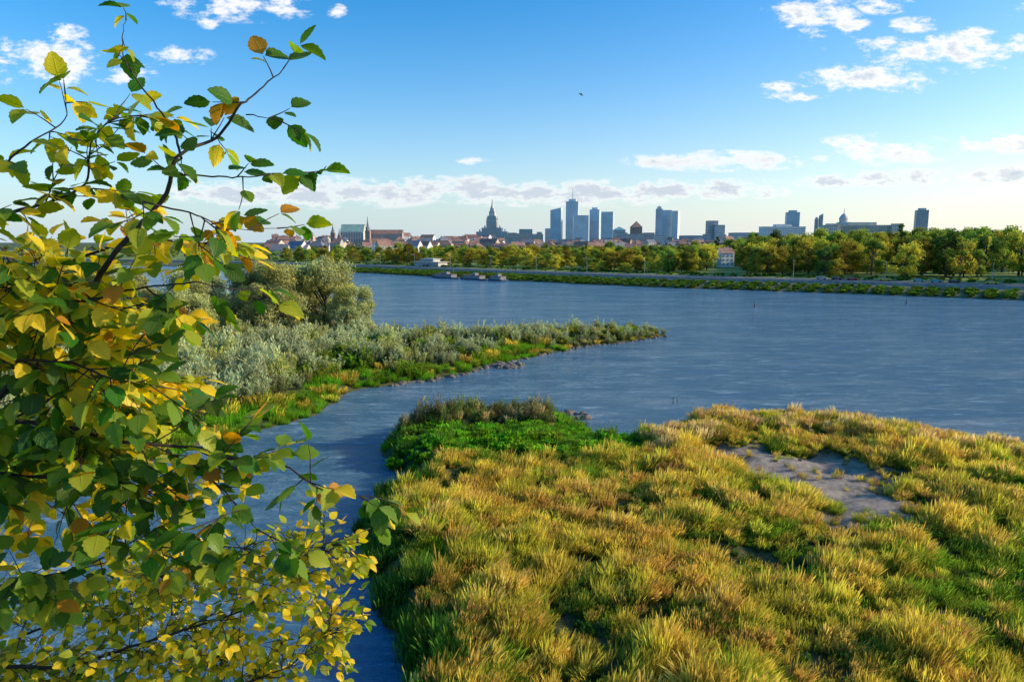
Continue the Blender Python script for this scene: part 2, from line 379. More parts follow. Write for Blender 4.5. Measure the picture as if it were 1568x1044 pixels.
g=.38-.85*fn+np.clip((38-y)/12,0,1)*.3*np.clip((x-1)/8,0,1)-.15*np.clip((y-48)/15,0,1)
q2=rng.random(n);rf=fbm(x*.22+5,y*.22+60)
idx=np.where(r<g,np.where(q2<.5,2,3),np.where(q2<.42,0,np.where(q2<.84,1,12)))
idx=np.where((r>g)&(rng.random(n)<.10+.9*np.clip(rf,0,1)),11,idx)
idx=np.where((rng.random(n)<.04+.55*(lump<-.28)),5,idx)
back=(x>12)&(y>58)&(d<7);idx=np.where(back&(rng.random(n)<.16+.5*np.clip(fbm(x*.3,y*.3),0,1)),4,idx)
lb=(x<-1.5)&(d<1.9+2.2*fbm(x*.4,y*.4))&(y<54);idx=np.where(lb,np.where(rng.random(n)<.7,9,5),idx)
my=(y>56.5)&(x<11+fbm(x*.3,y*.3)*3)&(y>56+.15*(x+8))
idx=np.where(my,np.where(rng.random(n)<.45,6,np.where(rng.random(n)<.8,10,9)),idx)
reed=my&(y>66.5-.25*np.clip(-x-2,0,10)+fbm(x*.5,y*.5)*2)&(x<4);idx=np.where(reed,np.where(rng.random(n)<.7,7,np.where(rng.random(n)<.5,9,4)),idx)
sh=my&(x<-7);idx=np.where(sh&(rng.random(n)<.3),5,idx)
k=~((reed|sh)&(rng.random(n)<.45))
sc=rng.uniform(.6,1.1,n)*(.98+.65*np.clip(lump,-1,1));sc=np.where(pd>0,sc*.5,sc);sc=np.where(my&~reed,sc*(1.+.4*fbm(x*.9,y*.9)),sc)
scl=np.stack([sc,sc,sc*rng.uniform(.8,1.15,n)],1)
rot=np.stack([rng.normal(0,.12,n),rng.normal(0,.12,n),rng.normal(0,.9,n)],1)
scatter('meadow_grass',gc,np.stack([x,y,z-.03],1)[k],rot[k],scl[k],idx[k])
NG=int(k.sum())

pc=make_coll('peninsula_plants',[
 leafclump('a_silver',500,2.3,1.0,.34,.095,m_silver,21,.9),leafclump('b_silver',500,3.1,1.0,.36,.10,m_silver,22,1.2),
 leafclump('c_bush',500,1.9,1.2,.3,.13,m_weed,23,.4),leafclump('d_bush',500,2.2,1.2,.28,.11,m_green,24,.5),
 tuft('e_lime',140,.95,.8,.055,.1,m_lime,0,25),tuft('f_gold',140,1.3,.8,.055,.15,m_gold,.6,26)])
x,y=pts(60000,-150,35,44,235)
P=np.stack([x,y],1);d=sdist(P,PEN)+wob(x,y)
lump=fbm(x*.22,y*.22)+.5*fbm(x*.6+7,y*.6)
dn=np.where(d<4.5,1.,.42)*np.where(y>150,.4,1)*np.where(x<-95,.5,1)
keep=(d>.2)&(rng.random(len(x))<dn*.66)
x,y,d,lump=[q[keep] for q in (x,y,d,lump)];n=len(x);z=ph(x,y)
near=(d<3.4+3*fbm(x*.3,y*.3)+1.2*(x<-18))&(y<127)
r=rng.random(n);fn=fbm(x*.12+9,y*.12)+.5*fbm(x*.5,y*.5)
idx=np.where(fn>-.25,np.where(r<.45,0,np.where(r<.92,1,3)),np.where(r<.35,2,np.where(r<.75,3,0)))
idx=np.where(near,np.where(r<.74,4,np.where(r<.9,5,3)),idx)
idx=np.where((x>-2)&(~near)&(r<.2),5,idx)
sc=rng.uniform(.6,1.15,n)*(1.25+.65*np.clip(lump,-1,1))+.35*((x<-12)&(d>6));sc=np.where(x>14,sc*.75,sc)
sc=np.where(d<2.,sc*.75,sc)
scl=np.stack([sc,sc,sc],1);rot=np.stack([rng.normal(0,.08,n),rng.normal(0,.08,n),rng.uniform(0,6.28,n)],1)
scatter('peninsula_shrubs',pc,np.stack([x,y,z-.05],1),rot,scl,idx)

# ---------------------------------------------------------------- trees
bark=pmat('tree_bark',(.13,.10,.07),.9,.4,3,bump=.5)
def tube(V,F,ptsl,radii,n=6):
    base=len(V)
    for i,p in enumerate(ptsl):
        p=Vector(p);t=(Vector(ptsl[min(i+1,len(ptsl)-1)])-Vector(ptsl[max(i-1,0)])).normalized()
        a=t.cross(Vector((0.3,.2,1)));a=a.normalized() if a.length>1e-3 else Vector((1,0,0));b_=t.cross(a)
        for k in range(n):
            an=2*math.pi*k/n;V.append(tuple(p+(a*math.cos(an)+b_*math.sin(an))*radii[i]))
    for i in range(len(ptsl)-1):
        for k in range(n): F.append((base+i*n+k,base+i*n+(k+1)%n,base+(i+1)*n+(k+1)%n,base+(i+1)*n+k))
def tree_meshes(name,h,w,nleaf,ls,leafm,seed,low=.15,nclump=26,poplar=False,droop=0,asp=.55):
    rr=random.Random(seed);r=np.random.default_rng(seed)
    V=[];F=[]
    tr=[(0,0,0),(rr.uniform(-.2,.2),.1,h*.25),(rr.uniform(-.5,.5),rr.uniform(-.4,.4),h*.55),(rr.uniform(-.7,.7),0,h*.85)]
    tube(V,F,tr,[h*.028,h*.022,h*.014,h*.004],7)
    cl=[]
    for i in range(nclump):
        t=rr.uniform(low,1);a=rr.uniform(0,6.28)
        if poplar: rmax=w*.5*math.sin(math.pi*min(1,.12+.88*t))**.5
        else: rmax=w*.5*math.sin(math.pi*(.18+.75*(t-low)/(1-low)))**.7
        ra=rmax*rr.uniform(.45,1);c=(math.cos(a)*ra,math.sin(a)*ra,h*(t*.9+.03))
        s=w*rr.uniform(.08,.2)*(1 if not poplar else 1.1)
        cl.append((c,s))
        z0=max(h*.12,c[2]-ra*.9-.1*h)
        tube(V,F,[(0,0,z0),(c[0]*.5,c[1]*.5,(z0+c[2])/2+.03*h),c],[h*.009,h*.006,h*.002],4)
    nb=len(V);nf=len(F)
    C=np.array([c for c,s in cl]);S=np.array([s for c,s in cl]);ci=r.integers(0,len(cl),nleaf)
    dirs=r.normal(0,1,(nleaf,3));dirs/=np.linalg.norm(dirs,axis=1)[:,None]
    p=C[ci]+dirs*(S[ci]*r.uniform(.35,1.15,nleaf))[:,None]*np.array([1,1,.85])
    p[:,2]=np.maximum(p[:,2],.3)
    d=r.normal(0,1,(nleaf,3));d[:,2]-=droop;d/=np.linalg.norm(d,axis=1)[:,None]
    s2=np.cross(d,r.normal(0,1,(nleaf,3)));s2/=np.linalg.norm(s2,axis=1)[:,None]
    L=(ls*r.uniform(.6,1.3,nleaf))[:,None];W=L*asp
    LV=np.stack([p-d*L/2,p+s2*W/2,p+d*L/2,p-s2*W/2],1).reshape(-1,3)
    LF=np.arange(nleaf*4).reshape(-1,4)+nb
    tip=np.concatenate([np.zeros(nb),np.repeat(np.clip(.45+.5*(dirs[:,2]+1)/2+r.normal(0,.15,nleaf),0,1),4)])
    return fast_mesh(name,np.concatenate([np.array(V),LV]),np.concatenate([np.array(F),LF]),[bark,leafm],{'tip':('FLOAT',tip)},np.concatenate([np.zeros(nf),np.ones(nleaf)]))
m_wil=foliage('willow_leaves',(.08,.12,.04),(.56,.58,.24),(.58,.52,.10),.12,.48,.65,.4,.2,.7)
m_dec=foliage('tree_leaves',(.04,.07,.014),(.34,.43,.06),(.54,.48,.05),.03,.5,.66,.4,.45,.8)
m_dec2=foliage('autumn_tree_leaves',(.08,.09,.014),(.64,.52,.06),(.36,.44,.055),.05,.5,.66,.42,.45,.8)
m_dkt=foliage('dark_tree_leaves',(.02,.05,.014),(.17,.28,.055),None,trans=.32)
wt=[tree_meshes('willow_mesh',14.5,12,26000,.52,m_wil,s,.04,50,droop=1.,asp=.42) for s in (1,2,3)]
for i,(xx,yy_,sc,k) in enumerate([(-38,138,1.12,0),(-31.5,135,.75,1),(-46,132,1.05,1),(-52,140,1.08,2),(-60,128,.98,1),(-66,142,1.0,0),(-74,130,1.0,2),(-85,135,.95,1),(-97,125,.9,0),(-43,146,1.05,2),(-57,120,.78,0)]):
    o=bpy.data.objects.new('willow_tree',wt[k]);o.location=(xx,yy_,1.1);o.scale=(sc,sc,sc);o.rotation_euler=(0,0,i*1.7);link(o)
bt=tree_meshes('small_willow',5,6,8000,.36,m_wil,9,.05,20,droop=.5)
for i,(xx,yy_,sc) in enumerate([(-29,130,.9),(-34,126,.85),(-48,118,1.1),(-56,112,.9),(-44,124,1.1),(-64,112,1.1),(-70,104,1.2),(-60,100,1.),(-25,130,.55),(-52,124,1.2),(-40,128,1.),(-38,118,.8),(-50,106,.8),(-31,112,.6)]):
    o=bpy.data.objects.new('willow_bush',bt);o.location=(xx,yy_,1.);o.scale=(sc,sc,sc*.9);o.rotation_euler=(0,0,i*2.1);link(o)

# ---------------------------------------------------------------- far bank
BK=[(-2200,1000),(-900,860),(-500,700),(-260,565),(-176,515),(-95,450),(-48,405),(-1,362),(36,330),(63,308),(101,286),(133,268),(159,251),(175,238),(240,190),(330,130),(450,40),(600,-100)]
BK=np.array(BK,float)
s=np.r_[0,np.cumsum(np.hypot(*np.diff(BK,axis=0).T))]
ss=np.r_[np.linspace(0,s[3],20)[:-1],np.arange(s[3],s[-1],6)]
bx=np.interp(ss,s,BK[:,0]);by=np.interp(ss,s,BK[:,1])
def smo(a,kn=9):
    pad=np.r_[[a[0]]*(kn//2),a,[a[-1]]*(kn//2)];return np.convolve(pad,np.ones(kn)/kn,'valid')
bx,by=smo(bx),smo(by)
tx=smo(np.gradient(bx),25);ty=smo(np.gradient(by),25);ln=np.hypot(tx,ty);nxv=-ty/ln*1.;nyv=tx/ln
if nyv.mean()<0: nxv,nyv=-nxv,-nyv
ang=np.radians(np.interp(np.arange(len(bx)),[0,len(bx)-1],[150,5]))
def bankpt(i,off):
    o=min(off,260);x_=bx[i]+nxv[i]*o;y_=by[i]+nyv[i]*o
    if off>260: x_=x_+np.cos(ang[i])*(off-260);y_=y_+np.sin(ang[i])*(off-260)
    return x_,y_
PROF=[(-3,-2),(0,-.05),(3,.9),(12,2.2),(16,2.7),(18.5,2.75),(18.51,4.0),(19,4.05),(19.01,4.2),(21,4.2),(21.01,4.08),(28,4.1),(28.01,4.22),(30,4.25),(60,5.),(150,6),(300,8),(600,13),(900,16),(3000,16.5),(20000,16)]
PO=[a for a,b_ in PROF];PZ=[b_ for a,b_ in PROF]
def farz(off): return np.interp(off,PO,PZ)
mg=pmat('far_lawn',(.24,.32,.05),.95,.35,.08,c2=(.15,.22,.035))
mrip=pmat('bank_stone_grass',(.15,.14,.08),.95,.4,.4,c2=(.07,.11,.02),bump=.5)
mcon=pmat('concrete',(.32,.31,.30),.85,.35,.6)
masph=pmat('asphalt',(.06,.06,.062),.9,.2,.5)
mfar=pmat('far_ground',(.08,.12,.03),.95,.35,.01)
def sweep(name,a,b_,mat):
    V=[];F=[];m=b_-a+1
    for i in range(len(bx)):
        for k in range(a,b_+1):
            x_,y_=bankpt(i,PROF[k][0]);V.append((x_,y_,PROF[k][1]))
    for i in range(len(bx)-1):
        for k in range(m-1):
            o=i*m+k;F.append((o,o+m,o+m+1,o+1))
    return link(bpy.data.objects.new(name,fast_mesh(name,V,F,[mat])))
sweep('far_bank_slope',0,4,mrip);sweep('riverside_path',4,5,mcon);sweep('embankment_wall',5,8,mcon)
sweep('pavement',8,10,mcon);sweep('road',10,11,masph);sweep('kerb_and_verge',11,13,mcon)
sweep('lawn_ground',13,16,mg);sweep('far_ground',16,20,mfar)
wp=pmat('white_paint',(.8,.8,.78),.6,.1,1)
b=MB();
for i in range(60,len(bx)-1,2):
    p0=np.array(bankpt(i,24.4));p1=np.array(bankpt(i,24.55));q0=p0+(np.array(bankpt(i+1,24.4))-p0)*.6;q1=p1+(np.array(bankpt(i+1,24.55))-p1)*.6
    b.poly([(*p0,4.1),(*q0,4.1),(*q1,4.1),(*p1,4.1)],wp)
b.obj('road_markings')
front_i=[i for i in range(len(bx)) if by[i]>60 and abs(bx[i])<by[i]*1.0+40]
fbc=make_coll('far_bank_plants',[leafclump('a_b',160,1.5,1.3,.6,.3,m_weed,31,.5),leafclump('b_b',160,1.8,1.3,.6,.3,m_dkgr,32,.6),leafclump('c_b',160,1.2,1.4,.6,.3,m_green,33,.6)])
PP=[];
for k in range(7500):
    i=R.choice(front_i);o=R.uniform(.8,14) if R.random()<.86 else R.uniform(31,46);x_,y_=bankpt(i,o);PP.append((x_+R.uniform(-3,3)*.7,y_+R.uniform(-3,3)*.3,farz(o)-.1))
n=len(PP);sc=rng.uniform(.35,.9,n)
scatter('far_bank_shrubs',fbc,PP,np.stack([0*sc,0*sc,rng.uniform(0,6.28,n)],1),np.stack([sc,sc,sc],1),rng.choice([0,0,1,1,1,2],n))
ftc=make_coll('far_trees',[bpy.data.objects.new(nm,me) for nm,me in (
 ('a_t',tree_meshes('tree_a',15,12,3200,.75,m_dec,41,.15,26)),('b_t',tree_meshes('tree_b',16,11,3200,.75,m_dec,42,.18,26)),
 ('c_t',tree_meshes('tree_c',14,12,3200,.75,m_dec2,43,.12,24)),('d_t',tree_meshes('tree_d',14,10,3200,.75,m_dec2,44,.15,24)),
 ('e_t',tree_meshes('tree_e',16,11,3200,.75,m_dkt,45,.1,26)),('f_t',tree_meshes('tree_f',19,5,2600,.7,m_dkt,46,.05,30,poplar=True)))])
PP=[];SS=[];II=[]
def addtree(off,i,wts,f0=.6,f1=1.05):
    x_,y_=bankpt(i,off);x_+=R.uniform(-4,4);y_+=R.uniform(-4,4)
    u_=x_/max(y_,1)
    if abs(u_)>1.0 or y_<50: return
    if .295<u_<.324 and off<120: return
    z_=farz(off)-.2
    cap=H+np.interp(u_,[-.2,.25,.36,.6,.8],[-.006,-.005,.008,.018,.022])*y_
    hh=(cap-z_)*R.uniform(f0,f1)*(1.18 if R.random()<.12 else 1)
    if hh<5: 
        if R.random()<.6: return
        hh=5
    PP.append((x_,y_,z_));SS.append(min(hh/15,1.4));II.append(R.choices(range(6),wts)[0])
for k in range(230):
    i=R.choice(front_i);addtree(R.uniform(42,75),i,(3,3,3,2,.8,.15),.3,1.)
for k in range(600):
    i=R.choice(front_i);addtree(R.uniform(75,230),i,(3,3,2.2,2,1.2,.4),.45,1.08)
for k in range(1100):
    i=R.choice(front_i);addtree(R.uniform(230,700),i,(3,3,1.5,1.5,1.2,.1),.5)
n=len(PP);sc=np.array(SS)
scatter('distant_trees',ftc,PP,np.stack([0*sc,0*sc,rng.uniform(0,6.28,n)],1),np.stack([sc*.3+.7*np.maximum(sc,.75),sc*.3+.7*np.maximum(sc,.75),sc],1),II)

# ---------------------------------------------------------------- buildings (bearing, elevation in mrad of the survey point)
glass=pmat('hazed_blue_glass',(.48,.62,.72),.35,.2,.02)  # albedo lightened so the colour itself imitates distance haze
glass2=pmat('hazed_pale_glass',(.70,.78,.83),.35,.15,.02)  # paler tower facing, aerial haze likewise mixed into its base colour
darkgl=pmat('window_glass',(.26,.31,.36),.3,.3,.1)
stone=pmat('pale_stone',(.62,.59,.55),.8,.15,.05);white=pmat('white_render',(.78,.77,.75),.8,.1,.05)
greyc=pmat('grey_concrete',(.50,.55,.60),.8,.2,.02);brick=pmat('red_brick',(.36,.23,.19),.85,.25,.3)
tile=pmat('red_roof_tiles',(.38,.22,.17),.85,.35,.2);copper=pmat('green_copper',(.30,.48,.40),.7,.2,.1);teal=pmat('teal_roof',(.2,.45,.47),.6,.2,.1)
cols=[pmat('ochre_render',(.52,.44,.30),.85,.15,.1),pmat('cream_render',(.62,.58,.49),.85,.15,.1),pmat('pink_render',(.48,.38,.33),.85,.15,.1),pmat('grey_render',(.42,.42,.41),.85,.15,.1),white,brick]
slate=pmat('slate_roof',(.22,.23,.26),.7,.25,.2)
metal=pmat('galvanised_metal',(.35,.36,.38),.45,.15,1,metal=.6)
GZ=14.
def place(b0,b1,e,D):
    x0,x1=b0*D/1000,b1*D/1000;return (x0+x1)/2,(x1-x0),H+e*D/1000
def tower(name,b0,b1,e,D,body,gl,floors,bays,depth=None,crown=None,antenna=None,rz=0):
    cx,w_,top=place(b0,b1,e,D);dp=depth or w_*.9;h=top-GZ
    m=MB();m.box(-w_/2,w_/2,-dp/2,dp/2,0,h,body)
    fz=h/floors
    for j in range(floors):
        z0=j*fz+fz*.3;z1=j*fz+fz*.92;o=.25
        for (a,b_,yq,sg,sd_) in ((-w_/2,w_/2,-dp/2,-1,'y'),(-dp/2,dp/2,-w_/2,-1,'x'),(-dp/2,dp/2,w_/2,1,'x')):
            m.wins(a,b_,yq,z0,z1,bays,1,gl,.86,1,sd_,sg,o)
    if crown=='slant':
        k=.07*h
        m.poly([(-w_/2,-dp/2,h),(w_/2,-dp/2,h),(w_/2,-dp/2,h+k)],body);m.poly([(w_/2,dp/2,h),(-w_/2,dp/2,h),(w_/2,dp/2,h+k)],body)
        m.poly([(-w_/2,-dp/2,h),(w_/2,-dp/2,h+k),(w_/2,dp/2,h+k),(-w_/2,dp/2,h)],body);m.poly([(w_/2,-dp/2,h),(w_/2,dp/2,h),(w_/2,dp/2,h+k),(w_/2,-dp/2,h+k)],body)
    if crown=='step': m.box(-w_*.3,w_*.3,-dp*.3,dp*.3,h,h*1.06,body)
    if antenna: m.lathe(0,0,[(2.2,h),(1.5,h+antenna*.6),(.5,h+antenna)],metal,8)
    return m.obj(name,(cx,D,GZ),rz)
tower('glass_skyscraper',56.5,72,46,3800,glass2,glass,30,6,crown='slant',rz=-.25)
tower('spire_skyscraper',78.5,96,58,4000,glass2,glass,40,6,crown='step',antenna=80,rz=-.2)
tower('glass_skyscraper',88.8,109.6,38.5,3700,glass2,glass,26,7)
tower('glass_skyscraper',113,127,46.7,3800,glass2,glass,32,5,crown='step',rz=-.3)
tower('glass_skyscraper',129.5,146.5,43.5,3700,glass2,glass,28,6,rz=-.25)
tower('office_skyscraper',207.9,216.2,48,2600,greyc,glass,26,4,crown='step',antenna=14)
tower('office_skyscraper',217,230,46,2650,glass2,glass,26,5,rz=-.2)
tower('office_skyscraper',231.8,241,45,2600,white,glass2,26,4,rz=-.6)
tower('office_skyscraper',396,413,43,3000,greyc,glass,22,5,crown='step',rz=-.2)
tower('twin_tower',437.5,441.5,34,2600,greyc,darkgl,20,2,crown='step');tower('twin_tower',443.5,448,38,2600,stone,darkgl,20,2,crown='slant')
tower('office_skyscraper',583,598,46,3000,stone,darkgl,30,5,crown='step',rz=-.3)
tower('apartment_block',10.4,29.3,19,3500,greyc,darkgl,14,8);tower('apartment_block',36,43,15,3200,stone,darkgl,12,4);tower('apartment_block',-70,-52,10,3000,greyc,darkgl,10,7)
tower('apartment_block',281.6,296,31,2500,stone,darkgl,14,6);tower('apartment_block',292,306,25,2480,white,darkgl,11,5)
tower('apartment_block',150,166,14,2600,white,darkgl,9,7)
tower('apartment_block',190,205,14,2600,stone,darkgl,9,5);tower('apartment_block',245,275,10,2300,greyc,darkgl,7,10)
tower('apartment_block',48,56,20,3300,white,darkgl,12,3);tower('apartment_block',318,352,14,2000,white,darkgl,6,12)
for k in range(44):
    a=R.uniform(-60,620);w0=R.uniform(8,30);tower('apartment_block',a,a+w0,R.uniform(4,15),R.uniform(1700,3400),R.choice([white,stone,greyc,cols[1]]),darkgl,R.randint(5,10),max(3,int(w0/3)),depth=20)
def palace():
    D=4000;cx=-28.4*D/1000;m=MB()
    def B(hw,z0,z1,hd=None,mm=stone,t=0): m.box(-hw,hw,-(hd or hw),(hd or hw),z0,z1,mm,t)
    def side(hw,z0,z1,nx,nz):
        m.wins(-hw,hw,-hw,z0,z1,nx,nz,darkgl,.4,.75,off=.4);m.wins(-hw,hw,hw,z0,z1,nx,nz,darkgl,.4,.75,'x',1,off=.4)
    for sx_ in (-1,1):
        for k,(a,b_,hh) in enumerate(((30,58,90),(58,90,68))):
            xa,xb=sorted((sx_*a,sx_*b_));m.box(xa,xb,-30,30,0,hh,stone);m.wins(xa,xb,-30,6,hh-4,6,int(hh/6),darkgl,.4,.7,off=.4)
            m.box((xa+xb)/2-4,(xa+xb)/2+4,-5,5,hh,hh+14,stone,1.5)
    B(30,0,130);side(30,20,126,9,24)
    for a in (-1,1):
        for c in (-1,1):
            m.box(a*25-5,a*25+5,c*25-5,c*25+5,130,144,stone,1);m.lathe(a*25,c*25,[(3,144),(.3,158)],stone,6)
    B(23,130,158);side(23,133,155,6,6)
    B(16.5,158,180);B(17.5,180,182)
    cl=[(math.cos(t)*5,-17,169+math.sin(t)*5) for t in np.linspace(0,2*math.pi,20,endpoint=False)];m.poly(cl[::-1],white)
    B(12,182,200,t=1);m.lathe(0,0,[(10,200),(8,210),(5.4,216),(4.6,224),(3.2,232),(2,252)],stone,10)
    return m.obj('palace_of_culture',(cx,D,GZ),-.15)
palace()
cx,w_,top=place(172,187,22,2500);m=MB();h=top-GZ;m.box(-w_/2,w_/2,-w_/2,w_/2,0,h,brick);m.wins(-w_/2,w_/2,-w_/2,3,h-2,5,12,darkgl);m.hip(-w_/2,w_/2,-w_/2,w_/2,h,h*.35,brick);m.obj('pointed_roof_tower',(cx,2500,GZ))
cx,w_,top=place(147,163,18,2700);m=MB();h=top-GZ;m.box(-w_/2,w_/2,-20,20,0,h,stone);m.wins(-w_/2,w_/2,-20,3,h-2,8,9,darkgl);m.hip(-w_/2,w_/2,-20,20,h,12,teal);m.obj('teal_roof_building',(cx,2700,GZ))
def longb(name,b0,b1,e,D,body,floors,bays,wing=True):
    cx,w_,top=place(b0,b1,e,D);h=top-GZ;m=MB();dp=30
    m.box(-w_/2,w_/2,-dp/2,dp/2,0,h,body);m.wins(-w_/2,w_/2,-dp/2,4,h-2,bays,floors,darkgl,.45,.6)
    m.box(-w_/2-.8,w_/2+.8,-dp/2-.8,dp/2+.8,h,h+1.2,body)
    m.box(-w_*.18,w_*.18,-dp*.4,dp*.4,h+1.2,h+7,body)
    if wing:
        for i in range(int(bays)):
            xx=-w_/2+(i+.0)*w_/bays;m.box(xx-.5,xx+.5,-dp/2-1.2,-dp/2-.3,0,h,body)
        for sx_ in (-1,1): m.box(sx_*w_*.42-12,sx_*w_*.42+12,-dp/2-8,-dp/2-1.3,0,h+4,body);m.wins(sx_*w_*.42-12,sx_*w_*.42+12,-dp/2-8,3,h+2,5,floors,darkgl,.4,.6)
    return m.obj(name,(cx,D,GZ))
longb('white_office_building',360,421,22,1800,white,7,26,False)
longb('ministry_building',447,558,24,1500,cols[1],6,40)
cx,w_,top=place(471.6,485.7,34,1560);m=MB();h=top-GZ;m.box(-w_/2,w_/2,-w_/2,w_/2,0,h-8,stone);m.wins(-w_/2,w_/2,-w_/2,20,h-10,3,5,darkgl,.4,.6)
m.lathe(0,0,[(w_*.42,h-8),(w_*.42,h-1),(w_*.46,h-1),(w_*.46,h),(w_*.4,h+3),(w_*.25,h+8),(w_*.08,h+11),(.8,h+13),(.2,h+24)],stone,16);m.obj('domed_tower',(cx,1560,GZ))
def church(name,bc,e,D,w_,mt,mr,spire=.45):
    top=H+e*D/1000;h=top-GZ;m=MB();hb=h*(1-spire)
    m.box(-w_/2,w_/2,-w_/2,w_/2,0,hb,mt);m.wins(-w_/2,w_/2,-w_/2,hb*.3,hb,1,4,darkgl,.4,.5)
    m.box(-w_/2-.4,w_/2+.4,-w_/2-.4,w_/2+.4,hb,hb+.8,mt)
    m.lathe(0,0,[(w_*.5,hb+.8),(w_*.42,hb+h*spire*.25),(w_*.2,hb+h*spire*.35),(w_*.24,hb+h*spire*.45),(w_*.12,hb+h*spire*.6),(.3,h)],mr,8)
    return m.obj(name,(bc*D/1000,D,GZ))
crd=pmat('castle_render',(.48,.33,.27),.85)
church('church_tower',-259,28,1150,7,brick,slate);church('castle_clock_tower',-208.5,37,1130,8,crd,slate,.5)
church('church_tower',-250,20,1160,5.5,brick,slate)
cx,w_,top=place(-246,-213,15,1180);m=MB();h=top-GZ;m.box(-w_/2,w_/2,-12,12,0,h,cols[1]);m.wins(-w_/2,w_/2,-12,4,h,9,2,darkgl,.35,.7);m.gable(-w_/2,w_/2,-12,12,h,13,copper,cols[1]);m.obj('green_roof_church',(cx,1180,GZ))
m=MB();w_=58;h=20;m.box(-w_/2,w_/2,-8,8,0,h,cols[2]);m.wins(-w_/2,w_/2,-8,2,h-1,16,4,darkgl,.4,.6);m.gable(-w_/2,w_/2,-8,8,h,7,tile,cols[2]);m.obj('castle_building',(-.183*1150,1150,GZ))
for k in range(260):
    D=R.uniform(740,1500);bb=R.uniform(-345,-15) if k<175 else R.uniform(-15,330)
    w_=R.uniform(9,24);dp=R.uniform(11,14);fl=R.choice([3,4,4,5]);lo=-7+(D-740)/760*10;top=H+R.uniform(lo,lo+(13 if bb<-20 else 6))*D/1000
    h=fl*3.3+1.5;z0=top-h-5
    m=MB();wc=R.choice(cols);m.box(-w_/2,w_/2,-dp/2,dp/2,min(-1,-(z0-GZ)-3),h,wc);m.wins(-w_/2,w_/2,-dp/2,1,h-.5,int(w_/2.8),fl,darkgl,.42,.55)
    (m.gable(-w_/2,w_/2,-dp/2,dp/2,h,R.uniform(4,6.5),R.choice([tile,tile,slate]),wc) if R.random()<.6 else m.hip(-w_/2,w_/2,-dp/2,dp/2,h,5,R.choice([tile,tile,slate,slate])))
    for q in range(2):
        xx=R.uniform(-w_/2+1,w_/2-1);m.box(xx-.5,xx+.5,1,2,h+2,h+6,brick)
    m.obj('tenement_house',(bb*D/1000,D,z0),R.uniform(-.5,.5))
m=MB();m.box(-4,4,-4,4,0,8,white);m.wins(-4,4,-4,.8,7.6,3,3,darkgl,.4,.55);m.wins(-4,4,-4,.8,7.6,3,3,darkgl,.4,.55,'x');m.gable(-4,4,-4,4,8,3.2,tile,white);m.box(2,3,1,2,9,12.5,brick);m.obj('white_house',(.309*400,400,5.8),.2)
m=MB();m.box(-12,12,-4,4,0,2.8,stone);m.wins(-12,12,-4,.5,2.6,10,1,darkgl,.8,.8);m.box(-13,13,-5,5,2.8,3.1,stone);m.box(-6,6,-3,3,3.1,4.8,stone);m.wins(-6,6,-3,3.3,4.6,5,1,darkgl,.8,.8);m.box(-7,7,-4,4,4.8,5.1,stone);m.obj('riverside_pavilion',(-.118*462,462,4.3),-.75)

# ---------------------------------------------------------------- barge, cars, lamps, buoys, bird
redm=pmat('red_paint',(.26,.10,.08),.7);bluem=pmat('hull_blue',(.07,.12,.19),.5);cabm=pmat('weathered_cabin_paint',(.22,.23,.24),.8)
def barge(name,loc,rz,L):
    m=MB();hw=2.6
    n=len(m.v)
    for z,k in ((-.4,.85),(.2,.95),(.8,1.)):
        m.v+=[(-L/2*(1.0 if k==1 else k+.05),-hw*k,z),(L/2*.9*k,-hw*k,z),(L/2*(1.0 if k==1 else k),0,z),(L/2*.9*k,hw*k,z),(-L/2*(1. if k==1 else k+.05),hw*k,z)]
    for l in range(2):
        for i in range(5):
            a=n+l*5+i;b_=n+l*5+(i+1)%5;m.f.append((a,b_,b_+5,a+5));m.m.append(m.mi(bluem))
    m.f.append(tuple(n+10+i for i in range(5)));m.m.append(m.mi(cabm))
    m.box(-L*.42,L*.32,-2.,2.,.82,2.4,cabm);m.wins(-L*.42,L*.32,-2.,1.15,2.2,int(L/1.8),1,darkgl,.75,.8,off=.05)
    m.box(-L*.44,L*.34,-2.3,2.3,2.4,2.52,redm);m.box(-L*.1,L*.08,-1.3,1.3,2.52,3.7,cabm);m.wins(-L*.1,L*.08,-1.3,2.75,3.5,4,1,darkgl,.75,.8,off=.05)
    for i in range(int(L/2)):
        xx=-L/2+1+i*2
        if xx<L*.44: m.box(xx-.04,xx+.04,-2.5,-2.42,.81,1.8,metal)
    m.box(-L/2+.5,L*.44,-2.5,-2.42,1.8,1.86,metal)
    m.lathe(L*.3,0,[(.08,2.52),(.05,6)],metal,6)
    return m.obj(name,loc,rz)
barge('moored_barge',(-37,387,0),-.76,20);barge('moored_barge',(-20,371,0),-.78,18);barge('moored_barge',(-7,360,0),-.78,11)
tyre=pmat('tyre_rubber',(.02,.02,.02),.9);
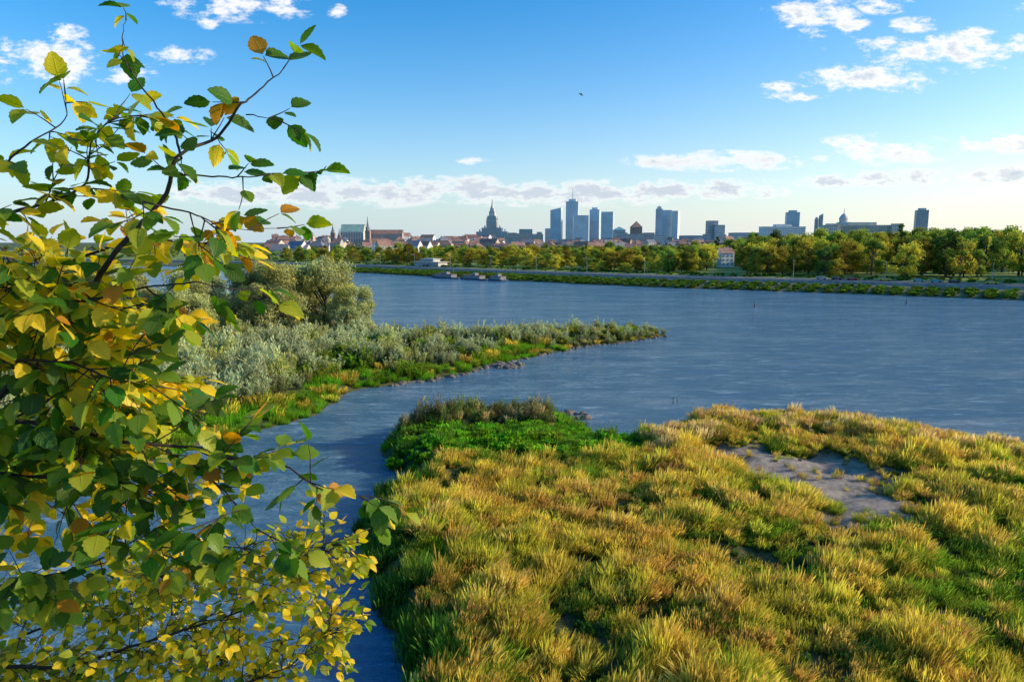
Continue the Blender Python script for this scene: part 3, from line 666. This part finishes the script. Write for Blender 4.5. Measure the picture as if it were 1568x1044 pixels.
def car_mesh(paint):
    m=MB();sec=[(-2.1,.75),(-2.05,1.0),(-1.5,1.05),(-1.0,1.45),(.35,1.45),(1.0,1.02),(2.0,.85),(2.15,.6),(2.1,.3),(-2.1,.3)]
    hw=.85
    n=len(m.v);m.v+=[(x_,-hw,z_) for x_,z_ in sec]+[(x_,hw,z_) for x_,z_ in sec];k=len(sec)
    m.f.append(tuple(n+i for i in range(k)));m.m.append(m.mi(paint));m.f.append(tuple(n+k+i for i in reversed(range(k))));m.m.append(m.mi(paint))
    for i in range(k): m.f.append((n+i,n+k+i,n+k+(i+1)%k,n+(i+1)%k));m.m.append(m.mi(paint))
    for s_ in (-1,1):
        q=[(-1.3,1.05),(.8,1.05),(.3,1.38),(-.95,1.38)];m.poly([(x_,s_*.86,z_) for x_,z_ in q],darkgl)
        for wx in (-1.35,1.35):
            c=[(wx+.33*math.cos(t),s_*.88,.33+.33*math.sin(t)) for t in np.linspace(0,2*math.pi,12,endpoint=False)];m.poly(c,tyre)
            c2=[(x_,s_*.68,z_) for x_,_,z_ in c]
            for i in range(12): m.poly([c[i],c[(i+1)%12],c2[(i+1)%12],c2[i]],tyre)
    m.poly([(.4,-.75,1.43),(.4,.75,1.43),(1.0,.8,1.06),(1.0,-.8,1.06)],darkgl)
    return m
paints=[pmat('car_paint_'+n_,c,.35,.05) for n_,c in (('white',(.7,.7,.7)),('teal',(.05,.35,.38)),('yellow',(.6,.45,.05)),('red',(.4,.04,.03)),('dark',(.04,.045,.05)),('silver',(.4,.41,.42)))]
cm=[]
for p_ in paints:
    o=car_mesh(p_).obj('parked_car');cm.append(o.data);bpy.data.objects.remove(o)
ci=[i for i in range(len(bx)) if .42<bx[i]/by[i]<.95 and by[i]>60]
for i in ci:
    if R.random()<.5:
        x_,y_=bankpt(i,26.8);o=bpy.data.objects.new('parked_car',R.choice(cm));o.location=(x_,y_,4.1);o.rotation_euler=(0,0,math.atan2(ty[i],tx[i]));link(o)
m=MB();m.lathe(0,0,[(.12,0),(.07,8)],metal,8);m.box(-.05,1.6,-.05,.05,7.95,8.05,metal);m.box(1.3,2.0,-.15,.15,7.85,7.94,greyc);lm=m.obj('street_lamp').data;bpy.data.objects.remove(bpy.data.objects['street_lamp'])
for i in front_i[::6]:
    if bx[i]>-150:
        x_,y_=bankpt(i,29);o=bpy.data.objects.new('street_lamp',lm);o.location=(x_,y_,4.2);o.rotation_euler=(0,0,math.atan2(ty[i],tx[i])-1.57);link(o)
for (xx,yy_,p_) in ((76,213,redm),(131,226,bluem)):
    m=MB();m.lathe(0,0,[(.05,-.3),(.4,-.2),(.45,.2),(.3,.35),(.16,.9),(.08,1.5),(.18,1.6),(.05,1.8)],p_,12);m.obj('river_buoy',(xx,yy_,0))
m=MB();
m.lathe(0,0,[(.01,-.28),(.06,-.15),(.08,0),(.05,.18),(.01,.26)],tyre,8)
for s_ in (-1,1): m.poly([(0,.02,.12),(s_*.28,.14,.1),(s_*.62,.02,-.06),(s_*.28,.12,-.06),(0,.02,-.1)],tyre)
o=m.obj('flying_bird',(11.5,118,20+118*.206));o.rotation_euler=(rad(8),rad(15),.6)
m=MB();m.lathe(0,0,[(.06,-.5),(.05,.9)],bark,6);m.lathe(.6,.4,[(.05,-.5),(.04,.55)],bark,6);m.obj('mooring_stake',(20.2,83.6,0))
rockm=pmat('river_rock',(.20,.17,.14),.9,.45,2.5,bump=.6)
def rocks(name,plist):
    V=[];F=[]
    for (x_,y_,z_,s_) in plist:
        bm=bmesh.new();bmesh.ops.create_icosphere(bm,subdivisions=2,radius=1)
        sx_,sy_,sz_=R.uniform(.7,1.2)*s_,R.uniform(.6,1.1)*s_,R.uniform(.4,.7)*s_;o=Vector((R.uniform(0,99),0,0))
        b0=len(V)
        for v_ in bm.verts:
            k=1+.45*mnoise.noise(v_.co*1.1+o);V.append((x_+v_.co.x*k*sx_,y_+v_.co.y*k*sy_,z_+v_.co.z*k*sz_))
        F+=[tuple(b0+q.index for q in f.verts) for f in bm.faces];bm.free()
    return link(bpy.data.objects.new(name,fast_mesh(name,V,F,[rockm])))
pl=[]
for k in range(260):
    i=R.choice([8,9,10,11,11,12,12,13,14]);a=PEN[i];b_=PEN[i+1];t=R.random();x_,y_=a[0]+(b_[0]-a[0])*t,a[1]+(b_[1]-a[1])*t;q=float(wob(np.array([x_]),np.array([y_]))[0])
    pl.append((x_+q*.6+R.uniform(-.6,.6),y_-q*.7+R.uniform(-.8,.5),R.uniform(-.1,.1),R.uniform(.15,.55)))
for k in range(40): pl.append((R.uniform(-3.5,1.5),R.uniform(108,112),.0,R.uniform(.3,.8)))
rocks('shore_rocks',pl)
rocks('groyne_rocks',[(R.uniform(4.4,8.8),77.5+R.uniform(-1.4,1.4),R.uniform(0,.15),R.uniform(.2,.55)) for k in range(55)])

# ---------------------------------------------------------------- foreground tree
def crom(P,n=6):
    P=[Vector(p) for p in P];out=[]
    Q=[P[0]*2-P[1]]+P+[P[-1]*2-P[-2]]
    for i in range(1,len(Q)-2):
        for k in range(n):
            t=k/n;a,b_,c,d=Q[i-1:i+3]
            out.append(.5*((2*b_)+(c-a)*t+(2*a-5*b_+4*c-d)*t*t+(3*b_-a-3*c+d)*t**3))
    out.append(P[-1]);return out
def ex(L,y): return [(a,y+.06*math.sin(2*i+a*5),c) for i,(a,c) in enumerate(L)]
BR={
'A':(ex([(-2.42,19.24),(-2.08,19.55),(-1.91,19.78),(-1.78,19.92),(-1.63,20.08),(-1.53,20.22),(-1.43,20.36),(-1.30,20.46),(-1.17,20.56),(-1.10,20.63),(-.99,20.74)],3.05),.017,.55,'o'),
'A1':(ex([(-1.43,20.36),(-1.50,20.49),(-1.56,20.59),(-1.63,20.74),(-1.66,20.86),(-1.68,20.96)],3.08),.006,.45,'g'),
'A2':(ex([(-1.48,20.29),(-1.30,20.29),(-1.10,20.28),(-.945,20.31)],3.05),.005,.6,'g'),
'A3':(ex([(-1.56,20.17),(-1.39,20.12),(-1.25,20.06),(-1.03,20.06)],3.),.005,.9,'o'),
'A4':(ex([(-1.17,20.56),(-1.02,20.53)],3.1),.003,.6,'o'),
'B':(ex([(-2.42,20.26),(-2.25,20.34),(-2.11,20.43),(-1.99,20.54),(-1.91,20.63)],3.1),.007,1.2,'y'),
'C':(ex([(-2.42,19.63),(-2.25,19.69),(-2.02,19.75),(-1.79,19.76),(-1.56,19.81),(-1.30,19.83),(-1.12,19.77)],2.9),.010,1.9,'g'),
'D':(ex([(-2.48,19.24),(-2.25,19.24),(-1.96,19.19),(-1.68,19.15),(-1.39,19.09),(-1.22,19.07),(-1.02,19.02),(-.82,18.92),(-.6,18.87)],2.9),.012,1.8,'g'),
'D1':(ex([(-1.39,19.09),(-1.27,18.90),(-1.10,18.78),(-1.16,18.64)],2.85),.005,1.0,'g'),
'J':(ex([(-2.42,19.98),(-2.25,20.12),(-2.08,20.17),(-1.91,20.26),(-1.82,20.43),(-1.76,20.57)],3.1),.010,1.1,'l'),
'F':(ex([(-2.42,18.44),(-2.25,18.50),(-1.96,18.55),(-1.68,18.70),(-1.45,18.81)],2.85),.010,1.7,'g'),
'K':(ex([(-2.5,19.4),(-2.2,19.5),(-1.9,19.5),(-1.65,19.45),(-1.5,19.4)],2.8),.010,1.8,'g'),
'K2':(ex([(-2.5,19.0),(-2.2,18.95),(-1.9,18.95),(-1.65,18.9)],3.0),.010,2.1,'g'),
'K3':(ex([(-2.5,19.8),(-2.15,19.9),(-1.85,20.02),(-1.6,20.0),(-1.4,19.95)],3.35),.010,1.9,'y'),
'K4':(ex([(-2.6,19.3),(-2.3,19.35),(-2.,19.3),(-1.8,19.3)],3.45),.010,2.5,'y'),
'K5':(ex([(-2.6,20.1),(-2.3,20.15),(-2.1,20.0),(-1.9,19.8)],2.8),.008,1.6,'l'),
'K6':(ex([(-2.6,19.7),(-2.3,19.6),(-2.0,19.55),(-1.75,19.6)],3.5),.008,2.4,'y'),
'K7':(ex([(-2.6,18.8),(-2.3,18.75),(-2.0,18.8),(-1.8,18.75)],3.3),.008,2.4,'y'),
'K8':(ex([(-2.6,19.9),(-2.35,19.85),(-2.1,19.75),(-1.9,19.7)],3.0),.008,2.,'l'),
'K9':(ex([(-2.6,19.15),(-2.3,19.2),(-2.0,19.35),(-1.75,19.3)],3.1),.008,2.2,'l'),
'E':([(-3.47,3.87,17.38),(-3.15,3.87,17.42),(-2.75,3.87,17.42),(-2.35,3.89,17.54),(-1.95,3.91,17.66),(-1.54,3.93,17.82),(-1.26,3.96,18.06),(-1.14,3.98,18.18)],.014,3.6,'s'),
'E2':([(-3.4,4.1,17.7),(-3.0,4.1,17.75),(-2.6,4.1,17.85),(-2.2,4.1,17.9),(-1.8,4.0,18.0),(-1.6,4.0,18.15)],.012,3.4,'s'),
'E3':([(-3.4,4.0,17.1),(-2.9,4.0,17.2),(-2.4,3.9,17.2),(-2.0,3.9,17.35),(-1.7,3.9,17.5)],.012,3.4,'s'),
'E4':([(-3.4,4.4,17.3),(-2.9,4.4,17.5),(-2.5,4.3,17.6),(-2.1,4.3,17.6)],.010,3.4,'s'),
'E5':([(-3.4,3.9,16.8),(-2.9,3.9,16.95),(-2.4,3.9,16.95),(-1.9,3.8,17.0)],.010,3.4,'s'),
'G':([(-2.6,3.8,16.7),(-1.95,3.83,17.10),(-1.62,3.86,17.32),(-1.38,3.87,17.42),(-1.18,3.89,17.58),(-1.10,3.90,17.64)],.008,3.4,'s'),
}
TV=[];TF=[]
trunk=crom([(-4.6,3.2,.8),(-4.5,3.3,5),(-4.7,3.2,10),(-4.4,3.3,14),(-4.1,3.2,17),(-3.9,3.2,19),(-3.8,3.2,21)],4)
tube(TV,TF,trunk,[.26-.2*i/len(trunk) for i in range(len(trunk))],10)
LEAF=[]
def colr(kind):
    q=R.random()
    dg=(.035+R.random()*.035,.12+R.random()*.07,.015);yg=(.40,.44,.035);ye=(.90,.66,.035);ru=(.58,.26,.025);lg=(.18,.31,.03)
    if kind=='g': return dg if q<.46 else (lg if q<.65 else (yg if q<.81 else (ye if q<.95 else ru)))
    if kind=='o': return dg if q<.40 else (lg if q<.58 else (yg if q<.66 else (ye if q<.84 else ru)))
    if kind=='l': return dg if q<.25 else (lg if q<.45 else (yg if q<.72 else ye))
    if kind=='y': return ye if q<.58 else (yg if q<.84 else (ru if q<.88 else lg))
    return yg if q<.36 else (ye if q<.76 else (lg if q<.90 else (.20,.24,.05)))
def leaf(p,d,size,kind): LEAF.append((p,d,size,colr(kind)))
def twig(p,d,L,kind,ls,depth=0):
    n_=max(3,int(L/.05));P=[Vector(p)];d=Vector(d).normalized()
    for i in range(n_):
        d=(d+Vector((R.gauss(0,.11),R.gauss(0,.11),R.gauss(-.02,.09)))).normalized();P.append(P[-1]+d*(L/n_))
    tube(TV,TF,P,[max(.0008,.0026*(1-i/len(P))+.0008) for i in range(len(P))],4)
    sgn=1
    side=d.cross(Vector((0,0,1)));side=side.normalized() if side.length>.05 else Vector((1,0,0))
    for i in range(1,len(P)):
        if R.random()<.12: continue
        sgn=-sgn;ld=(d*.6+side*sgn*.8+Vector((R.gauss(0,.3),R.gauss(0,.3),R.gauss(-.45,.35)))).normalized()
        leaf(P[i],ld,ls*R.uniform(.55,1.15),kind)
    leaf(P[-1],d,ls,kind)
    if depth==0 and L>.22:
        for q in range(2): twig(P[len(P)//2+q-1],(d+side*R.choice([-1,1])*.9+Vector((0,0,R.gauss(0,.3)))),L*.5,kind,ls,1)
for k,(P0,rd,dn,kind) in BR.items():
    P=crom(P0,6)
    P=[p+Vector((R.gauss(0,.0022),R.gauss(0,.0022),R.gauss(0,.0022))) for p in P]
    tube(TV,TF,P,[max(.0015,rd*(1-.88*i/len(P))) for i in range(len(P))],6)
    if P0[0][0]<-2.4 and len(P0)>3:
        s0=Vector(P0[0]);st_=Vector((-3.95,3.2,s0.z-.7))
        tube(TV,TF,crom([st_,(st_+s0)/2+Vector((0,0,.05)),s0],5),[rd*1.5]*5+[rd*1.2]*5+[rd],6)
    Lt=sum((P[i+1]-P[i]).length for i in range(len(P)-1))
    small=(kind=='s');ls=.068 if small else .104
    nt_=int(Lt*dn*(15 if small else 13))
    for q in range(nt_):
        i=R.randrange(len(P)-1);t=(P[i+1]-P[i]).normalized()
        if P[i].x>-1.5 and not small and k in('C','K') and R.random()<.5: continue
        if P[i].x>-1.5 and k=='D' and R.random()<.2: continue
        d=(t*.7+Vector((R.gauss(0,.7),R.gauss(0,.7),R.gauss(0,.7)))).normalized()
        fl=(.5 if k in('A','A1','A2','A4','B') else (.7 if k=='D' and P[i].x>-1.3 else 1.))
        kk=kind
        if kind=='g' and P[i].x<-1.75 and 19.6<P[i].z<20.1 and R.random()<.5: kk='y'
        twig(P[i],d,R.uniform(.08,.34)*fl,kk,ls)
    twig(P[-1],(P[-1]-P[-2]),.12,kind,ls)
for q in range(110):
    z_=R.uniform(14,21.5);a=R.uniform(0,6.28);d=Vector((math.cos(a),math.sin(a),R.uniform(-.2,.5)));p=Vector((-4.1,3.2,z_))
    if d.x>.3: continue
    e_=p+d*R.uniform(.6,1.6);tube(TV,TF,[p,(p+e_)/2,e_],[.015,.008,.003],5)
    for w2 in range(3): twig(e_,d+Vector((R.gauss(0,.4),R.gauss(0,.4),R.gauss(0,.3))),.3,'g',.11)
ns=11;tv=[];tf=[];tl=[]
for i in range(ns):
    t=i/(ns-1);hw=.37*math.sin(math.pi*t**.78)**.8 if 0<t<1 else .0
    hw*=1+(.07 if i%2 else -.05);tc_=t+(.02 if i%2 else 0)
    z_=-.16*t*t
    tv+=[(0,t,z_-.0),(-hw*.55,tc_,z_+.05*hw*2+.012),(-hw,tc_+.03,z_+.14*hw),(hw*.55,tc_,z_+.05*hw*2+.012),(hw,tc_+.03,z_+.14*hw)]
    tl+=[(0,t,0),(.5,t,0),(1,t,0),(.5,t,0),(1,t,0)]
    if i:
        o=i*5;q=o-5
        tf+=[(q,o,o+1,q+1),(q+1,o+1,o+2,q+2),(q,q+3,o+3,o),(q+3,q+4,o+4,o+3)]
tv=np.array(tv);tf=np.array(tf);tl=np.array(tl)
LV=[];LF=[];LC=[];LL=[]
for i,(p,d,s_,c) in enumerate(LEAF):
    up=Vector((R.gauss(0,.5),R.gauss(0,.5)-.1,1)).normalized();xa=d.cross(up)
    xa=xa.normalized() if xa.length>.05 else Vector((1,0,0));za=xa.cross(d)
    Mx=np.array([xa,d,za]);cu=np.array(tv);cu[:,2]*=R.uniform(.2,2.4);cu[:,0]*=R.uniform(.85,1.1)
    LV.append((cu*s_)@Mx+np.array(p+d*.008));LF.append(tf+i*len(tv));LC.append(np.tile((*c,1),(len(tv),1)));LL.append(tl)
def leafmat():
    m,nt,out=newmat('linden_leaf')
    c=N(nt,'ShaderNodeAttribute',attribute_name='lcol').outputs['Color']
    l=N(nt,'ShaderNodeAttribute',attribute_name='lc').outputs['Vector']
    s_=N(nt,'ShaderNodeSeparateXYZ');nt.links.new(l,s_.inputs[0])
    def Mm(op,a,b_=None):
        n=N(nt,'ShaderNodeMath',operation=op)
        for i,v_ in enumerate((a,b_)):
            if v_ is None: continue
            if isinstance(v_,(int,float)): n.inputs[i].default_value=v_
            else: nt.links.new(v_,n.inputs[i])
        return n.outputs[0]
    fr=Mm('FRACT',Mm('MULTIPLY',Mm('SUBTRACT',s_.outputs[1],Mm('MULTIPLY',s_.outputs[0],.22)),9))
    vein=Mm('MAXIMUM',ramp(nt,Mm('ABSOLUTE',Mm('SUBTRACT',fr,.5)),.0,.14,1,0),ramp(nt,s_.outputs[0],.0,.09,1,0))
    g=N(nt,'ShaderNodeNewGeometry').outputs['Position']
    blot=ramp(nt,noise(nt,g,28,4,.6),.55,.75,0,.6)
    edge=Mm('MULTIPLY',ramp(nt,s_.outputs[0],.6,1.),ramp(nt,noise(nt,g,14,3),.5,.65,0,.75))
    c2=mixc(nt,c,(.30,.18,.02),Mm('MULTIPLY',Mm('MAXIMUM',blot,edge),.35))
    c3=mixc(nt,c2,(.30,.38,.07),Mm('MULTIPLY',vein,.28))
    p=N(nt,'ShaderNodeBsdfPrincipled');p.inputs['Roughness'].default_value=.42;p.inputs['Specular IOR Level'].default_value=.3
    bm_=N(nt,'ShaderNodeBump');bm_.inputs['Strength'].default_value=.5;bm_.inputs['Distance'].default_value=.003;nt.links.new(vein,bm_.inputs['Height']);nt.links.new(bm_.outputs[0],p.inputs['Normal'])
    nt.links.new(c3,p.inputs['Base Color'])
    t=N(nt,'ShaderNodeBsdfTranslucent');hs=N(nt,'ShaderNodeHueSaturation');hs.inputs['Value'].default_value=1.6;hs.inputs['Saturation'].default_value=1.1;nt.links.new(c3,hs.inputs['Color']);nt.links.new(hs.outputs[0],t.inputs[0])
    mx=N(nt,'ShaderNodeMixShader');mx.inputs[0].default_value=.5
    nt.links.new(p.outputs[0],mx.inputs[1]);nt.links.new(t.outputs[0],mx.inputs[2]);nt.links.new(mx.outputs[0],out.inputs[0]);return m
lt=link(bpy.data.objects.new('linden_tree',fast_mesh('linden_tree',TV,TF,[pmat('twig_bark',(.045,.032,.025),.8,.4,12)],smooth=True)))
lf=bpy.data.objects.new('leaves',fast_mesh('linden_leaves',np.concatenate(LV),np.concatenate(LF),[leafmat()],{'lcol':('FLOAT_COLOR',np.concatenate(LC)),'lc':('FLOAT_VECTOR',np.concatenate(LL))},smooth=True));link(lf,lt)
print('grass',NG,'leaves',len(LEAF))
